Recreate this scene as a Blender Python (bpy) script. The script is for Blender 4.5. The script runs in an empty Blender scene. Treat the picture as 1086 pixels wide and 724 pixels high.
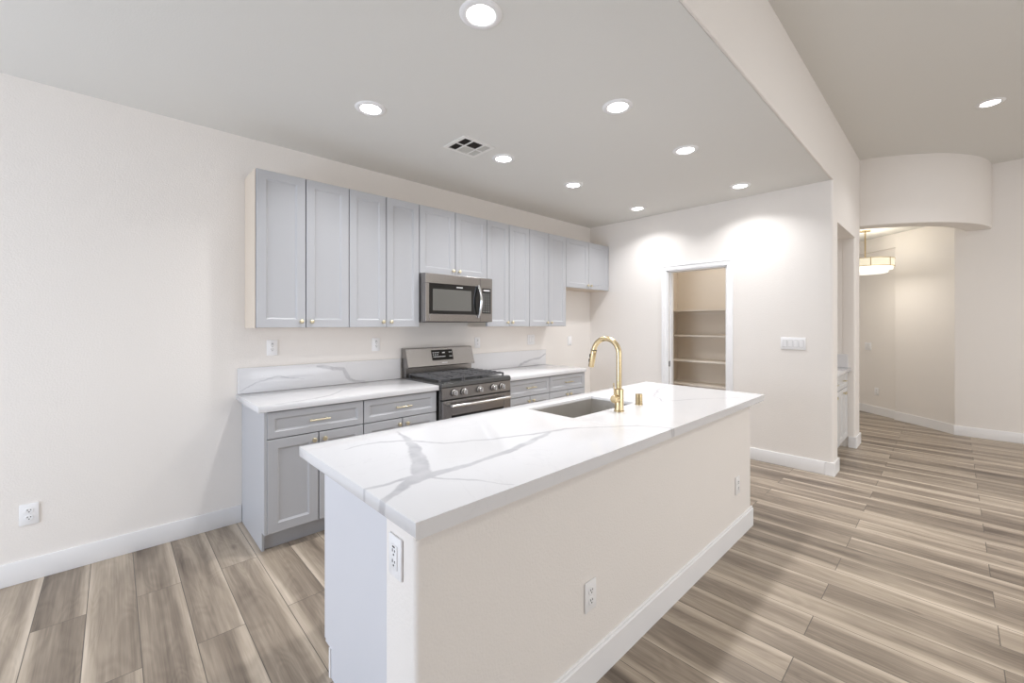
import bpy, bmesh, math, random
from mathutils import Vector, Matrix
PI = math.pi
SC = bpy.context.scene
COL = SC.collection

# ------------------------------------------------------------------ camera
cam_d = bpy.data.cameras.new('camera')
cam = bpy.data.objects.new('camera', cam_d); COL.objects.link(cam)
cam.location = (0, 0, 1.411)
cam.rotation_euler = (PI/2, 0, 0.8110 - PI/2)
cam_d.sensor_width = 36
cam_d.lens = 444.98/1086*36
cam_d.shift_y = -(362-343.61)/1086
cam_d.clip_start = 0.05
SC.camera = cam

# ------------------------------------------------------------------ light, exposure
w = bpy.data.worlds.new('sky'); SC.world = w; w.use_nodes = True
w.node_tree.nodes['Background'].inputs[0].default_value = (.75, .85, 1, 1)
w.node_tree.nodes['Background'].inputs[1].default_value = 0.5
SC.view_settings.view_transform = 'Standard'
SC.view_settings.look = 'None'
SC.view_settings.exposure = 0.15
SC.view_settings.gamma = 1
SC.view_settings.use_curve_mapping = False
SC.cycles.use_denoising = True
SC.cycles.diffuse_bounces = 8
SC.cycles.max_bounces = 12
SC.cycles.sample_clamp_indirect = 6

def area(name, loc, rot, sx, sy, power, color):
    d = bpy.data.lights.new(name, 'AREA'); d.shape = 'RECTANGLE'
    d.size = sx; d.size_y = sy; d.energy = power; d.color = color
    o = bpy.data.objects.new(name, d); COL.objects.link(o)
    o.location = loc; o.rotation_euler = rot
    return o
CAN_W = 6.6
COOL = (.79, .87, 1.0)
# daylight entering through the glass door and the great room windows behind the camera, and added fills
area('daylight_glass_door', (-3.15, 1.9, 1.1), (0, -PI/2, 0), 2.0, 2.4, 95, COOL)
area('pantry_fill_light', (5.14, 2.0, 2.44), (0, 0, 0), .2, .2, 2.1, (1, .97, .92))  # unseen lamp added to brighten the dark pantry
area('entry_fill_light', (7.6, 2.7, 1.1), (-PI/2, 0, 0), 1.2, 2.0, 6, (1, .97, .93))  # unseen fill added to light the angled entry wall evenly
for _p in ((5.6, -2.4), (3.2, -1.7), (5.6, -4.0)):
    area('great_room_fill', (_p[0], _p[1], 3.35), (0, 0, 0), .13, .13, 25, (1, .985, .965))  # unseen lamps added to brighten the right wall and floor
area('daylight_window', (2.2, -5.1, 1.5), (PI/2, 0, 0), 5.0, 2.2, 88, (.985, .985, 1.0))

# ------------------------------------------------------------------ materials
def new_mat(name):
    m = bpy.data.materials.new(name); m.use_nodes = True
    return m, m.node_tree, m.node_tree.nodes['Principled BSDF']

def N(nt, typ, **kw):
    n = nt.nodes.new(typ)
    for k, v in kw.items(): setattr(n, k, v)
    return n

def math_n(nt, op, a, b=None, c=None, clamp=False):
    n = nt.nodes.new('ShaderNodeMath'); n.operation = op; n.use_clamp = clamp
    for i, v in enumerate((a, b, c)):
        if v is None: continue
        if isinstance(v, (int, float)): n.inputs[i].default_value = v
        else: nt.links.new(v, n.inputs[i])
    return n.outputs[0]

def simple(name, col, rough=.5, metal=0, bump=0, bscale=200, spec=.5, var=0.0):
    m, nt, b = new_mat(name)
    b.inputs['Base Color'].default_value = (*col, 1)
    b.inputs['Roughness'].default_value = rough
    b.inputs['Metallic'].default_value = metal
    b.inputs['Specular IOR Level'].default_value = spec
    tc = N(nt, 'ShaderNodeTexCoord')
    nz = N(nt, 'ShaderNodeTexNoise'); nz.inputs['Scale'].default_value = bscale
    nz.inputs['Detail'].default_value = 3
    nt.links.new(tc.outputs['Object'], nz.inputs['Vector'])
    if bump:
        bp = N(nt, 'ShaderNodeBump'); bp.inputs['Strength'].default_value = bump
        bp.inputs['Distance'].default_value = .002
        nt.links.new(nz.outputs['Fac'], bp.inputs['Height'])
        nt.links.new(bp.outputs['Normal'], b.inputs['Normal'])
    if var:
        mr = N(nt, 'ShaderNodeMapRange')
        mr.inputs['To Min'].default_value = rough-var; mr.inputs['To Max'].default_value = rough+var
        nt.links.new(nz.outputs['Fac'], mr.inputs['Value'])
        nt.links.new(mr.outputs['Result'], b.inputs['Roughness'])
    return m

def brushed(name, col, rough, axis_scale):
    m, nt, b = new_mat(name)
    b.inputs['Metallic'].default_value = 1
    tc = N(nt, 'ShaderNodeTexCoord')
    mp = N(nt, 'ShaderNodeMapping'); mp.inputs['Scale'].default_value = axis_scale
    nz = N(nt, 'ShaderNodeTexNoise'); nz.inputs['Scale'].default_value = 1; nz.inputs['Detail'].default_value = 4
    nt.links.new(tc.outputs['Object'], mp.inputs['Vector']); nt.links.new(mp.outputs['Vector'], nz.inputs['Vector'])
    mr = N(nt, 'ShaderNodeMapRange'); mr.inputs['To Min'].default_value = rough-.008; mr.inputs['To Max'].default_value = rough+.008
    nt.links.new(nz.outputs['Fac'], mr.inputs['Value']); nt.links.new(mr.outputs['Result'], b.inputs['Roughness'])
    rp = N(nt, 'ShaderNodeMix', data_type='RGBA')
    rp.inputs[6].default_value = (*[c*.985 for c in col], 1); rp.inputs[7].default_value = (*col, 1)
    nt.links.new(nz.outputs['Fac'], rp.inputs[0]); nt.links.new(rp.outputs[2], b.inputs['Base Color'])
    return m

def emis(name, col, strength):
    m, nt, b = new_mat(name)
    b.inputs['Base Color'].default_value = (*col, 1)
    b.inputs['Emission Color'].default_value = (*col, 1)
    b.inputs['Emission Strength'].default_value = strength
    return m

M = {}
M['wall'] = simple('wall_paint', (.80, .766, .731), .75, bump=.7, bscale=120)
M['ceil'] = simple('ceiling_paint', (.72, .715, .69), .85, bump=.35, bscale=110)
M['trim'] = simple('trim_paint', (.83, .83, .84), .4)
M['pantry'] = simple('wall_paint_warm_bounce', (.78, .71, .62), .75, bump=.2, bscale=130)  # wall paint with the pantry's warm bounce light put into its colour
M['pshelf'] = simple('pantry_shelf_paint', (.78, .72, .64), .55)  # shelf colour carries the same warm bounce tint as the pantry walls
M['cab'] = simple('cabinet_grey_paint', (.455, .463, .487), .38)
M['carcass'] = simple('cabinet_box_grey', (.40, .40, .42), .5)
M['gap'] = simple('cabinet_gap_shade', (.16, .16, .16), .6)  # shade between the doors, put into the colour of a dark sheet
M['maple'] = simple('cabinet_beige_side', (.68, .60, .51), .5)
M['gold'] = brushed('brushed_gold', (.68, .545, .33), .27, (200, 200, 12))
M['palegold'] = brushed('pale_brass', (.80, .72, .52), .28, (200, 200, 200))
M['steel'] = brushed('brushed_steel', (.33, .315, .305), .27, (1, 150, 150))
M['steel_light'] = brushed('bright_steel', (.72, .71, .70), .22, (3, 200, 200))
M['sinksteel'] = brushed('sink_steel', (.66, .64, .61), .42, (200, 200, 4))
M['chrome'] = simple('chrome', (.75, .75, .76), .12, 1)
M['black'] = simple('black_plastic', (.012, .012, .013), .35)
M['iron'] = simple('cast_iron', (.09, .09, .095), .36, bump=.2, bscale=300)
M['glass'] = simple('dark_glass', (.010, .010, .010), .05, spec=.5)
M['window_glass'] = simple('grey_mesh_glass', (.13, .128, .12), .10, spec=.6)
M['cooktop'] = simple('dark_steel_enamel', (.10, .10, .10), .25, .6)
M['plastic'] = simple('white_plastic', (.84, .84, .85), .3)
M['seam'] = simple('rocker_gap_shade', (.35, .35, .35), .5)  # shade in the gap around a rocker, put into the colour
M['slot'] = simple('dark_slot', (.03, .03, .03), .5)
M['marking'] = simple('pale_print', (.75, .75, .75), .5)
M['lens'] = emis('lamp_lens', (1, .98, .95), 14)
M['shade'] = emis('lamp_shade_glow', (.80, .74, .58), .62)
M['diffuser'] = emis('lamp_diffuser_glow', (.9, .87, .8), .85)
M['vent'] = simple('vent_paint', (.80, .79, .77), .5)
M['vent_pale'] = simple('vent_louvre_lit', (.55, .54, .50), .6)
M['vent_shadow'] = simple('vent_shade', (.05, .045, .04), .8)  # shade of the duct and the turned-away louvres, put into the colour

def floor_mat():
    m, nt, b = new_mat('wood_look_planks')
    L = nt.links.new
    tc = N(nt, 'ShaderNodeTexCoord'); sp = N(nt, 'ShaderNodeSeparateXYZ'); L(tc.outputs['Object'], sp.inputs[0])
    X, Y = sp.outputs[0], sp.outputs[1]
    W, LN = .1822, 1.22
    u = math_n(nt, 'DIVIDE', math_n(nt, 'SUBTRACT', X, .087), W)
    row = math_n(nt, 'FLOOR', u); fu = math_n(nt, 'SUBTRACT', u, row)
    odd = math_n(nt, 'FLOORED_MODULO', row, 2.0)
    v = math_n(nt, 'DIVIDE', math_n(nt, 'ADD', math_n(nt, 'SUBTRACT', Y, .468), math_n(nt, 'MULTIPLY', odd, .61)), LN)
    col = math_n(nt, 'FLOOR', v); fv = math_n(nt, 'SUBTRACT', v, col)
    cmb = N(nt, 'ShaderNodeCombineXYZ'); L(row, cmb.inputs[0]); L(col, cmb.inputs[1])
    wn = N(nt, 'ShaderNodeTexWhiteNoise', noise_dimensions='2D'); L(cmb.outputs[0], wn.inputs['Vector'])
    hs = N(nt, 'ShaderNodeSeparateColor'); L(wn.outputs['Color'], hs.inputs[0])
    h1, h2, h3 = hs.outputs[0], hs.outputs[1], hs.outputs[2]
    # low frequency warp so the grain bends around knots
    def coords(sx, sy, ho):
        c = N(nt, 'ShaderNodeCombineXYZ')
        L(math_n(nt, 'ADD', math_n(nt, 'MULTIPLY', X, sx), math_n(nt, 'MULTIPLY', h1, ho)), c.inputs[0])
        L(math_n(nt, 'ADD', math_n(nt, 'MULTIPLY', Y, sy), math_n(nt, 'MULTIPLY', h2, ho)), c.inputs[1])
        L(math_n(nt, 'MULTIPLY', h3, 7.0), c.inputs[2])
        return c.outputs[0]
    def noise(vec, sc, det, rough=.5, dist=0.0):
        n = N(nt, 'ShaderNodeTexNoise'); n.inputs['Scale'].default_value = sc; n.inputs['Detail'].default_value = det
        n.inputs['Roughness'].default_value = rough; n.inputs['Distortion'].default_value = dist
        L(vec, n.inputs['Vector']); return n.outputs['Fac']
    broad = noise(coords(7, 1.1, 31), 1, 2, .5, .4)
    ringb = noise(coords(9, 1.8, 17), 1, 1, .4, .6)
    rings = math_n(nt, 'SINE', math_n(nt, 'MULTIPLY', ringb, 70.0))
    grain = noise(coords(110, 2.6, 53), 1, 5, .65, .3)
    streak = noise(coords(34, .9, 41), 1, 3, .55, .5)
    knot = N(nt, 'ShaderNodeTexVoronoi'); knot.inputs['Scale'].default_value = 1; L(coords(5.0, 1.6, 23), knot.inputs['Vector'])
    kn = N(nt, 'ShaderNodeMapRange'); kn.inputs['From Max'].default_value = .10; kn.inputs['To Min'].default_value = 1; kn.inputs['To Max'].default_value = 0
    L(knot.outputs['Distance'], kn.inputs['Value'])
    # pale sapwood along one edge of each board
    flip = math_n(nt, 'GREATER_THAN', h3, .5)
    e = math_n(nt, 'ABSOLUTE', math_n(nt, 'SUBTRACT', fu, flip))
    e = math_n(nt, 'ADD', e, math_n(nt, 'MULTIPLY', math_n(nt, 'SUBTRACT', broad, .5), .9))
    sap = N(nt, 'ShaderNodeMapRange', interpolation_type='SMOOTHSTEP'); sap.inputs['From Min'].default_value = .02
    sap.inputs['From Max'].default_value = .28; sap.inputs['To Min'].default_value = 1; sap.inputs['To Max'].default_value = 0
    L(e, sap.inputs['Value'])
    val = math_n(nt, 'ADD', math_n(nt, 'MULTIPLY', math_n(nt, 'SUBTRACT', broad, .5), 1.0), math_n(nt, 'MULTIPLY', math_n(nt, 'SUBTRACT', h1, .5), .26))
    val = math_n(nt, 'ADD', val, math_n(nt, 'MULTIPLY', rings, .03))
    val = math_n(nt, 'ADD', val, math_n(nt, 'MULTIPLY', math_n(nt, 'SUBTRACT', grain, .5), .50))
    val = math_n(nt, 'ADD', val, math_n(nt, 'MULTIPLY', math_n(nt, 'SUBTRACT', streak, .5), .45))
    val = math_n(nt, 'ADD', val, math_n(nt, 'MULTIPLY', sap.outputs['Result'], .42))
    val = math_n(nt, 'SUBTRACT', val, math_n(nt, 'MULTIPLY', kn.outputs['Result'], .42))
    val = math_n(nt, 'ADD', val, .375)
    cr = N(nt, 'ShaderNodeValToRGB')
    el = cr.color_ramp.elements
    el[0].position = 0.0; el[0].color = (.100, .075, .055, 1)
    el[1].position = 1.0; el[1].color = (.63, .545, .445, 1)
    a = el.new(.35); a.color = (.25, .203, .157, 1)
    a = el.new(.62); a.color = (.40, .333, .26, 1)
    L(val, cr.inputs[0])
    # joints
    du = math_n(nt, 'MULTIPLY', math_n(nt, 'MINIMUM', fu, math_n(nt, 'SUBTRACT', 1.0, fu)), W)
    dv = math_n(nt, 'MULTIPLY', math_n(nt, 'MINIMUM', fv, math_n(nt, 'SUBTRACT', 1.0, fv)), LN)
    dd = math_n(nt, 'MINIMUM', du, dv)
    j = N(nt, 'ShaderNodeMapRange'); j.inputs['From Min'].default_value = .0010; j.inputs['From Max'].default_value = .0022
    j.inputs['To Min'].default_value = 1; j.inputs['To Max'].default_value = 0
    L(dd, j.inputs['Value'])
    mx = N(nt, 'ShaderNodeMix', data_type='RGBA'); L(j.outputs['Result'], mx.inputs[0]); L(cr.outputs[0], mx.inputs[6])
    mx.inputs[7].default_value = (.10, .085, .07, 1)
    L(mx.outputs[2], b.inputs['Base Color'])
    b.inputs['Roughness'].default_value = .38
    bp = N(nt, 'ShaderNodeBump'); bp.inputs['Strength'].default_value = .25; bp.inputs['Distance'].default_value = .001
    L(math_n(nt, 'SUBTRACT', math_n(nt, 'MULTIPLY', grain, .3), j.outputs['Result']), bp.inputs['Height'])
    L(bp.outputs['Normal'], b.inputs['Normal'])
    return m

def quartz(name, segs, axes=(0, 1), vein=(.45, .45, .475)):
    """white quartz with grey veins along polylines given in object coordinates of two axes"""
    m, nt, b = new_mat(name)
    L = nt.links.new
    tc = N(nt, 'ShaderNodeTexCoord')
    nz = N(nt, 'ShaderNodeTexNoise'); nz.inputs['Scale'].default_value = 9; nz.inputs['Detail'].default_value = 4
    L(tc.outputs['Object'], nz.inputs['Vector'])
    off = N(nt, 'ShaderNodeVectorMath', operation='MULTIPLY_ADD')
    L(nz.outputs['Color'], off.inputs[0]); off.inputs[1].default_value = (.05, .05, .05); 
    sub = N(nt, 'ShaderNodeVectorMath', operation='SUBTRACT'); L(tc.outputs['Object'], sub.inputs[0]); sub.inputs[1].default_value = (.025, .025, .025)
    L(sub.outputs[0], off.inputs[2])
    sp = N(nt, 'ShaderNodeSeparateXYZ'); L(off.outputs[0], sp.inputs[0])
    cb = N(nt, 'ShaderNodeCombineXYZ'); L(sp.outputs[axes[0]], cb.inputs[0]); L(sp.outputs[axes[1]], cb.inputs[1])
    p = cb.outputs[0]
    total = None
    for (pts, ) in [(s,) for s in segs]:
        for (a, c) in zip(pts[:-1], pts[1:]):
            ax, ay, aw = a; cx, cy, cw = c
            ln2 = (cx-ax)**2 + (cy-ay)**2
            pa = N(nt, 'ShaderNodeVectorMath', operation='SUBTRACT'); L(p, pa.inputs[0]); pa.inputs[1].default_value = (ax, ay, 0)
            dt = N(nt, 'ShaderNodeVectorMath', operation='DOT_PRODUCT'); L(pa.outputs[0], dt.inputs[0])
            dt.inputs[1].default_value = ((cx-ax)/ln2, (cy-ay)/ln2, 0)
            t = math_n(nt, 'ADD', dt.outputs['Value'], 0.0, clamp=True)
            ba = N(nt, 'ShaderNodeVectorMath', operation='SCALE'); ba.inputs[0].default_value = (cx-ax, cy-ay, 0); L(t, ba.inputs['Scale'])
            ds = N(nt, 'ShaderNodeVectorMath', operation='DISTANCE'); L(pa.outputs[0], ds.inputs[0]); L(ba.outputs[0], ds.inputs[1])
            wd = math_n(nt, 'MULTIPLY_ADD', t, cw-aw, aw)
            q = math_n(nt, 'SUBTRACT', ds.outputs['Value'], wd)
            total = q if total is None else math_n(nt, 'MINIMUM', total, q)
    mr = N(nt, 'ShaderNodeMapRange', interpolation_type='SMOOTHSTEP')
    mr.inputs['From Min'].default_value = -.005; mr.inputs['From Max'].default_value = .007
    mr.inputs['To Min'].default_value = 1; mr.inputs['To Max'].default_value = 0
    L(total, mr.inputs['Value'])
    # vein tone varies along its length
    n2 = N(nt, 'ShaderNodeTexNoise'); n2.inputs['Scale'].default_value = 14; L(tc.outputs['Object'], n2.inputs['Vector'])
    tone = N(nt, 'ShaderNodeMapRange'); tone.inputs['From Min'].default_value = .3; tone.inputs['From Max'].default_value = .7
    tone.inputs['To Min'].default_value = .55; tone.inputs['To Max'].default_value = 1
    L(n2.outputs['Fac'], tone.inputs['Value'])
    # faint hairlines of the stone itself
    n3 = N(nt, 'ShaderNodeTexNoise'); n3.inputs['Scale'].default_value = 2.2; n3.inputs['Detail'].default_value = 5; n3.inputs['Distortion'].default_value = 1.2
    L(tc.outputs['Object'], n3.inputs['Vector'])
    hl = N(nt, 'ShaderNodeMapRange', interpolation_type='SMOOTHSTEP'); hl.inputs['From Max'].default_value = .006
    hl.inputs['To Min'].default_value = .10; hl.inputs['To Max'].default_value = 0
    L(math_n(nt, 'ABSOLUTE', math_n(nt, 'SUBTRACT', n3.outputs['Fac'], .47)), hl.inputs['Value'])
    f = math_n(nt, 'MAXIMUM', math_n(nt, 'MULTIPLY', mr.outputs['Result'], tone.outputs['Result']), hl.outputs['Result'])
    mx = N(nt, 'ShaderNodeMix', data_type='RGBA'); L(f, mx.inputs[0])
    mx.inputs[6].default_value = (.70, .70, .715, 1); mx.inputs[7].default_value = (*vein, 1)
    L(mx.outputs[2], b.inputs['Base Color'])
    b.inputs['Roughness'].default_value = .10
    return m
M['floor'] = floor_mat()

# ------------------------------------------------------------------ mesh helpers
class MB:
    def __init__(self): self.bm = bmesh.new()
    def box(self, x0, x1, y0, y1, z0, z1, bev=0, seg=2, edges=None):
        r = bmesh.ops.create_cube(self.bm, size=1)
        vs = r['verts']
        for v in vs:
            v.co = Vector((x0+(v.co.x+.5)*(x1-x0), y0+(v.co.y+.5)*(y1-y0), z0+(v.co.z+.5)*(z1-z0)))
        if bev:
            es = list({e for v in vs for e in v.link_edges})
            if edges: es = [e for e in es if edges(e)]
            bmesh.ops.bevel(self.bm, geom=es, offset=bev, segments=seg, profile=.5, affect='EDGES')
        return self
    def lathe(self, prof, c, axis='z', n=32, cap=True):
        """profile of (radius, height) about an axis through c"""
        c = Vector(c); rings = []
        for r, h in prof:
            ring = []
            for i in range(n):
                a = 2*PI*i/n
                p = (r*math.cos(a), r*math.sin(a), h)
                if axis == 'y': p = (p[0], -p[2], p[1])       # height runs to -y
                elif axis == 'x': p = (p[2], p[0], p[1])
                elif axis == '-x': p = (-p[2], -p[0], p[1])
                elif axis == '-z': p = (p[0], -p[1], -p[2])
                ring.append(self.bm.verts.new(c+Vector(p)))
            rings.append(ring)
        for a, b in zip(rings[:-1], rings[1:]):
            for i in range(n):
                self.bm.faces.new((a[i], a[(i+1) % n], b[(i+1) % n], b[i]))
        if cap:
            self.bm.faces.new(list(reversed(rings[0]))); self.bm.faces.new(rings[-1])
        return self
    def tube(self, pts, rad, n=16):
        pts = [Vector(p) for p in pts]
        rads = rad if isinstance(rad, (list, tuple)) else [rad]*len(pts)
        up = None; rings = []
        for i, p in enumerate(pts):
            t = (pts[min(i+1, len(pts)-1)]-pts[max(i-1, 0)]).normalized()
            if up is None:
                up = Vector((0, 0, 1)) if abs(t.z) < .9 else Vector((1, 0, 0))
            s = t.cross(up).normalized(); up = s.cross(t).normalized()
            rings.append([self.bm.verts.new(p+s*(rads[i]*math.cos(2*PI*k/n))+up*(rads[i]*math.sin(2*PI*k/n))) for k in range(n)])
        for a, b in zip(rings[:-1], rings[1:]):
            for k in range(n):
                self.bm.faces.new((a[k], a[(k+1) % n], b[(k+1) % n], b[k]))
        self.bm.faces.new(list(reversed(rings[0]))); self.bm.faces.new(rings[-1])
        return self
    def prism(self, poly, z0, z1):
        """polygon in xy extruded from z0 to z1"""
        a = [self.bm.verts.new((x, y, z0)) for x, y in poly]; b = [self.bm.verts.new((x, y, z1)) for x, y in poly]
        n = len(poly)
        self.bm.faces.new(list(reversed(a))); self.bm.faces.new(b)
        for i in range(n): self.bm.faces.new((a[i], a[(i+1) % n], b[(i+1) % n], b[i]))
        return self
    def prism_x(self, poly, x0, x1):
        """polygon in yz extruded along x"""
        a = [self.bm.verts.new((x0, y, z)) for y, z in poly]; b = [self.bm.verts.new((x1, y, z)) for y, z in poly]
        n = len(poly)
        self.bm.faces.new(list(reversed(a))); self.bm.faces.new(b)
        for i in range(n): self.bm.faces.new((a[i], a[(i+1) % n], b[(i+1) % n], b[i]))
        return self
    def panel_door(self, x0, x1, z0, z1, yb, t, fr, step=.012, dep=.008, rim=.002):
        """recessed panel door whose face looks to -y; yb is its back plane"""
        yf = yb-t
        def rect(i, y): return [self.bm.verts.new(p) for p in ((x0+i, y, z0+i), (x1-i, y, z0+i), (x1-i, y, z1-i), (x0+i, y, z1-i))]
        loops = [rect(0, yb), rect(0, yf+rim), rect(rim, yf), rect(fr, yf), rect(fr+.003, yf+.003), rect(fr+step, yf+dep)]
        self.bm.faces.new(list(reversed(loops[0])))
        for a, b in zip(loops[:-1], loops[1:]):
            for i in range(4): self.bm.faces.new((a[i], a[(i+1) % 4], b[(i+1) % 4], b[i]))
        self.bm.faces.new(loops[-1])
        return self
    def build(self, name, mat, parent=None, smooth=None):
        bmesh.ops.recalc_face_normals(self.bm, faces=self.bm.faces[:])
        me = bpy.data.meshes.new(name); self.bm.to_mesh(me); self.bm.free()
        me.materials.append(M[mat] if isinstance(mat, str) else mat)
        if smooth:
            for p in me.polygons: p.use_smooth = True
            me.set_sharp_from_angle(angle=math.radians(smooth))
        o = bpy.data.objects.new(name, me); COL.objects.link(o)
        if parent: o.parent = parent
        return o

def thing(name, label, cat, loc=(0, 0, 0), rz=0, group=None):
    o = bpy.data.objects.new(name, None); COL.objects.link(o)
    o.empty_display_size = .1
    o.location = loc; o.rotation_euler = (0, 0, rz)
    o['label'] = label; o['category'] = cat
    if group: o['group'] = group
    return o
def tag(o, label, cat, group=None):
    o['label'] = label; o['category'] = cat
    if group: o['group'] = group
    return o
def struct(o):
    o['kind'] = 'structure'; return o
def copy_tree(o, parent=None):
    c = o.copy(); COL.objects.link(c)
    if parent: c.parent = parent
    for ch in o.children: copy_tree(ch, c)
    return c

# ------------------------------------------------------------------ the setting
WY, PX, EY = 3.51, 4.844, .771          # cabinet wall, pantry wall, drop edge
ZC, ZH = 2.7546, 3.364                  # kitchen and great room ceilings
struct(MB().box(-3.3, 9.6, -5.3, 3.75, -.12, 0).build('floor', 'floor'))
struct(MB().box(-3.3, PX+.05, EY+.0161, WY+.05, ZC, ZC+.1).build('ceiling_kitchen', 'ceil'))
struct(MB().box(-3.3, 9.6, -5.3, EY+.05, ZH, ZH+.1).build('ceiling_great_room', 'ceil'))
struct(MB().box(-3.3, PX+.06, WY, WY+.12, 0, ZC+.1).build('wall_left', 'wall'))
# pantry wall with its door opening
DY0, DY1, DZ = 1.695, 2.383, 2.055
mb = MB()
mb.box(PX, PX+.13, DY1, WY+.06, 0, ZC+.05)
mb.box(PX, PX+.13, DY0, DY1, DZ, ZC+.05)
mb.box(PX, PX+.13, EY+.1299, DY0, 0, ZC+.05)
struct(mb.build('wall_pantry', 'wall'))
# wall with the nook opening and, running towards the camera, the drop above the kitchen edge
NX0, NX1, NZ = 5.08, 6.123, 2.395
ve = lambda e: abs(e.verts[0].co.x-e.verts[1].co.x) < 1e-5 and abs(e.verts[0].co.y-e.verts[1].co.y) < 1e-5
mb = MB()
mb.box(PX, NX0, EY, EY+.13, 0, NZ, bev=.022, seg=4, edges=lambda e: ve(e) and e.verts[0].co.y < EY+.01)
mb.box(NX1, 6.447, EY, EY+.13, 0, NZ, bev=.022, seg=4, edges=ve)
mb.box(PX, 6.447, EY, EY+.13, NZ, ZC, bev=.022, seg=4, edges=lambda e: ve(e) and e.verts[0].co.y < EY+.01 and e.verts[0].co.x < PX+.01)
mb.box(PX, 6.447, EY, EY+.13, ZC, ZH+.02)
mb.box(-3.3, PX, EY, EY+.13, ZC+.014, ZH+.02)
mb.box(-3.3, PX+.02, EY, EY+.016, ZC-.002, ZC+.014, bev=.006, seg=3, edges=lambda e: all(v.co.z < ZC for v in e.verts))
struct(mb.build('wall_nook', 'wall', smooth=40))
# inside of the nook
mb = MB()
mb.box(NX0-.09, NX0, EY+.12, 1.47, 0, NZ+.05)
mb.box(NX1, NX1+.09, EY+.12, 1.47, 0, NZ+.05)
mb.box(NX0-.09, NX1+.09, 1.455, 1.49, 0, NZ+.05)
struct(mb.build('wall_nook_inside', 'wall'))
struct(MB().box(NX0-.09, NX1+.09, EY+.02, 1.49, NZ+.0005, NZ+.04).build('ceiling_nook', 'wall'))
# inside of the pantry
mb = MB()
mb.box(5.63, 5.70, 1.50, 2.70, 0, 2.5)
mb.box(PX+.12, 5.70, 2.62, 2.70, 0, 2.5)
mb.box(PX+.12, 5.70, 1.495, 1.55, 0, 2.5)
struct(mb.build('wall_pantry_inside', 'pantry'))
struct(MB().box(PX+.12, 5.70, 1.495, 2.70, 2.46, 2.54).build('ceiling_pantry', 'ceil'))
# great room walls behind the camera and to the right, with the openings the daylight comes through
mb = MB()
mb.box(-3.3, -3.2, -5.3, .7, 0, ZH); mb.box(-3.3, -3.2, .7, 3.1, 2.15, ZH); mb.box(-3.3, -3.2, 3.1, 3.6, 0, ZH)
struct(mb.build('wall_rear', 'wall'))
mb = MB()
mb.box(-3.3, -.3, -5.3, -5.2, 0, ZH); mb.box(4.7, 9.6, -5.3, -5.2, 0, ZH)
mb.box(-.3, 4.7, -5.3, -5.2, 2.6, ZH); mb.box(-.3, 4.7, -5.3, -5.2, 0, .4)
struct(mb.build('wall_great_room', 'wall'))
struct(MB().box(7.78, 7.90, -5.3, 0.0, 0, ZH+.02, bev=.02, seg=3, edges=lambda e: ve(e) and e.verts[0].co.y > -.1 and e.verts[0].co.x < 7.8).build('wall_right', 'wall', smooth=40))
# entry: the curved drop, its ceiling, the angled wall with a shallow recess
def drum():
    mb = MB(); bm = mb.bm
    cx, cy, R, r = 7.9, 1.18, 1.505, 1.285
    zb, zc = 2.575, 2.75
    rows = []
    n = 64
    for i in range(n+1):
        a = math.radians(180 + (268-180)*i/n)
        c, s = math.cos(a), math.sin(a)
        sec = [(R, ZH+.01), (R, zb+.012), (R-.004, zb+.003), (R-.012, zb), (r+.01, zb), (r, zb+.01), (r, zc+.05), (r+.05, ZH+.01)]
        rows.append([bm.verts.new((cx+q*c, cy+q*s, z)) for q, z in sec])
    k = len(rows[0])
    for a, b in zip(rows[:-1], rows[1:]):
        for i in range(k): bm.faces.new((a[i], a[(i+1) % k], b[(i+1) % k], b[i]))
    bm.faces.new(rows[0]); bm.faces.new(list(reversed(rows[-1])))
    return mb
struct(drum().build('wall_entry_curved_drop', 'wall', smooth=35))
struct(MB().prism([(6.5, .9), (6.75, .45), (7.2, .05), (7.75, -.12), (9.6, -.12), (9.6, 2.9), (6.3, 2.9), (6.3, .9)], 2.75, 2.80).build('ceiling_entry', 'ceil'))
arc = [(7.79, -.012), (7.90, .075), (8.01, .175), (8.117, .285), (8.255, .435), (8.38, .596)]
ns = [(.62, -.78), (.65, -.76), (.68, -.73), (.71, -.70), (.74, -.67), (.77, -.64)]
mb = MB()
mb.prism(arc + [(p[0]+.25*q[0], p[1]+.25*q[1]) for p, q in reversed(list(zip(arc, ns)))], 0, 2.78)
dv = Vector((.68, .733, 0)); nv = Vector((.733, -.68, 0))
def along(t, o): return (8.38+dv.x*t+nv.x*o, .596+dv.y*t+nv.y*o)
mb.prism([along(0, 0), along(2.2, 0), along(2.2, .25), along(0, .25)], 2.545, 2.78)
struct(mb.build('wall_entry_angled', 'wall', smooth=30))
struct(MB().prism([along(-.01, .05), along(2.2, .05), along(2.2, .25), along(-.01, .25)], 0, 2.55).build('wall_entry_recess', 'wall'))
mb = MB(); mb.box(6.2, 9.7, 2.8, 2.9, 0, 2.8); mb.box(6.2, 6.3, .88, 2.9, 0, 2.8)
struct(mb.build('wall_entry_back', 'wall'))
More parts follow.
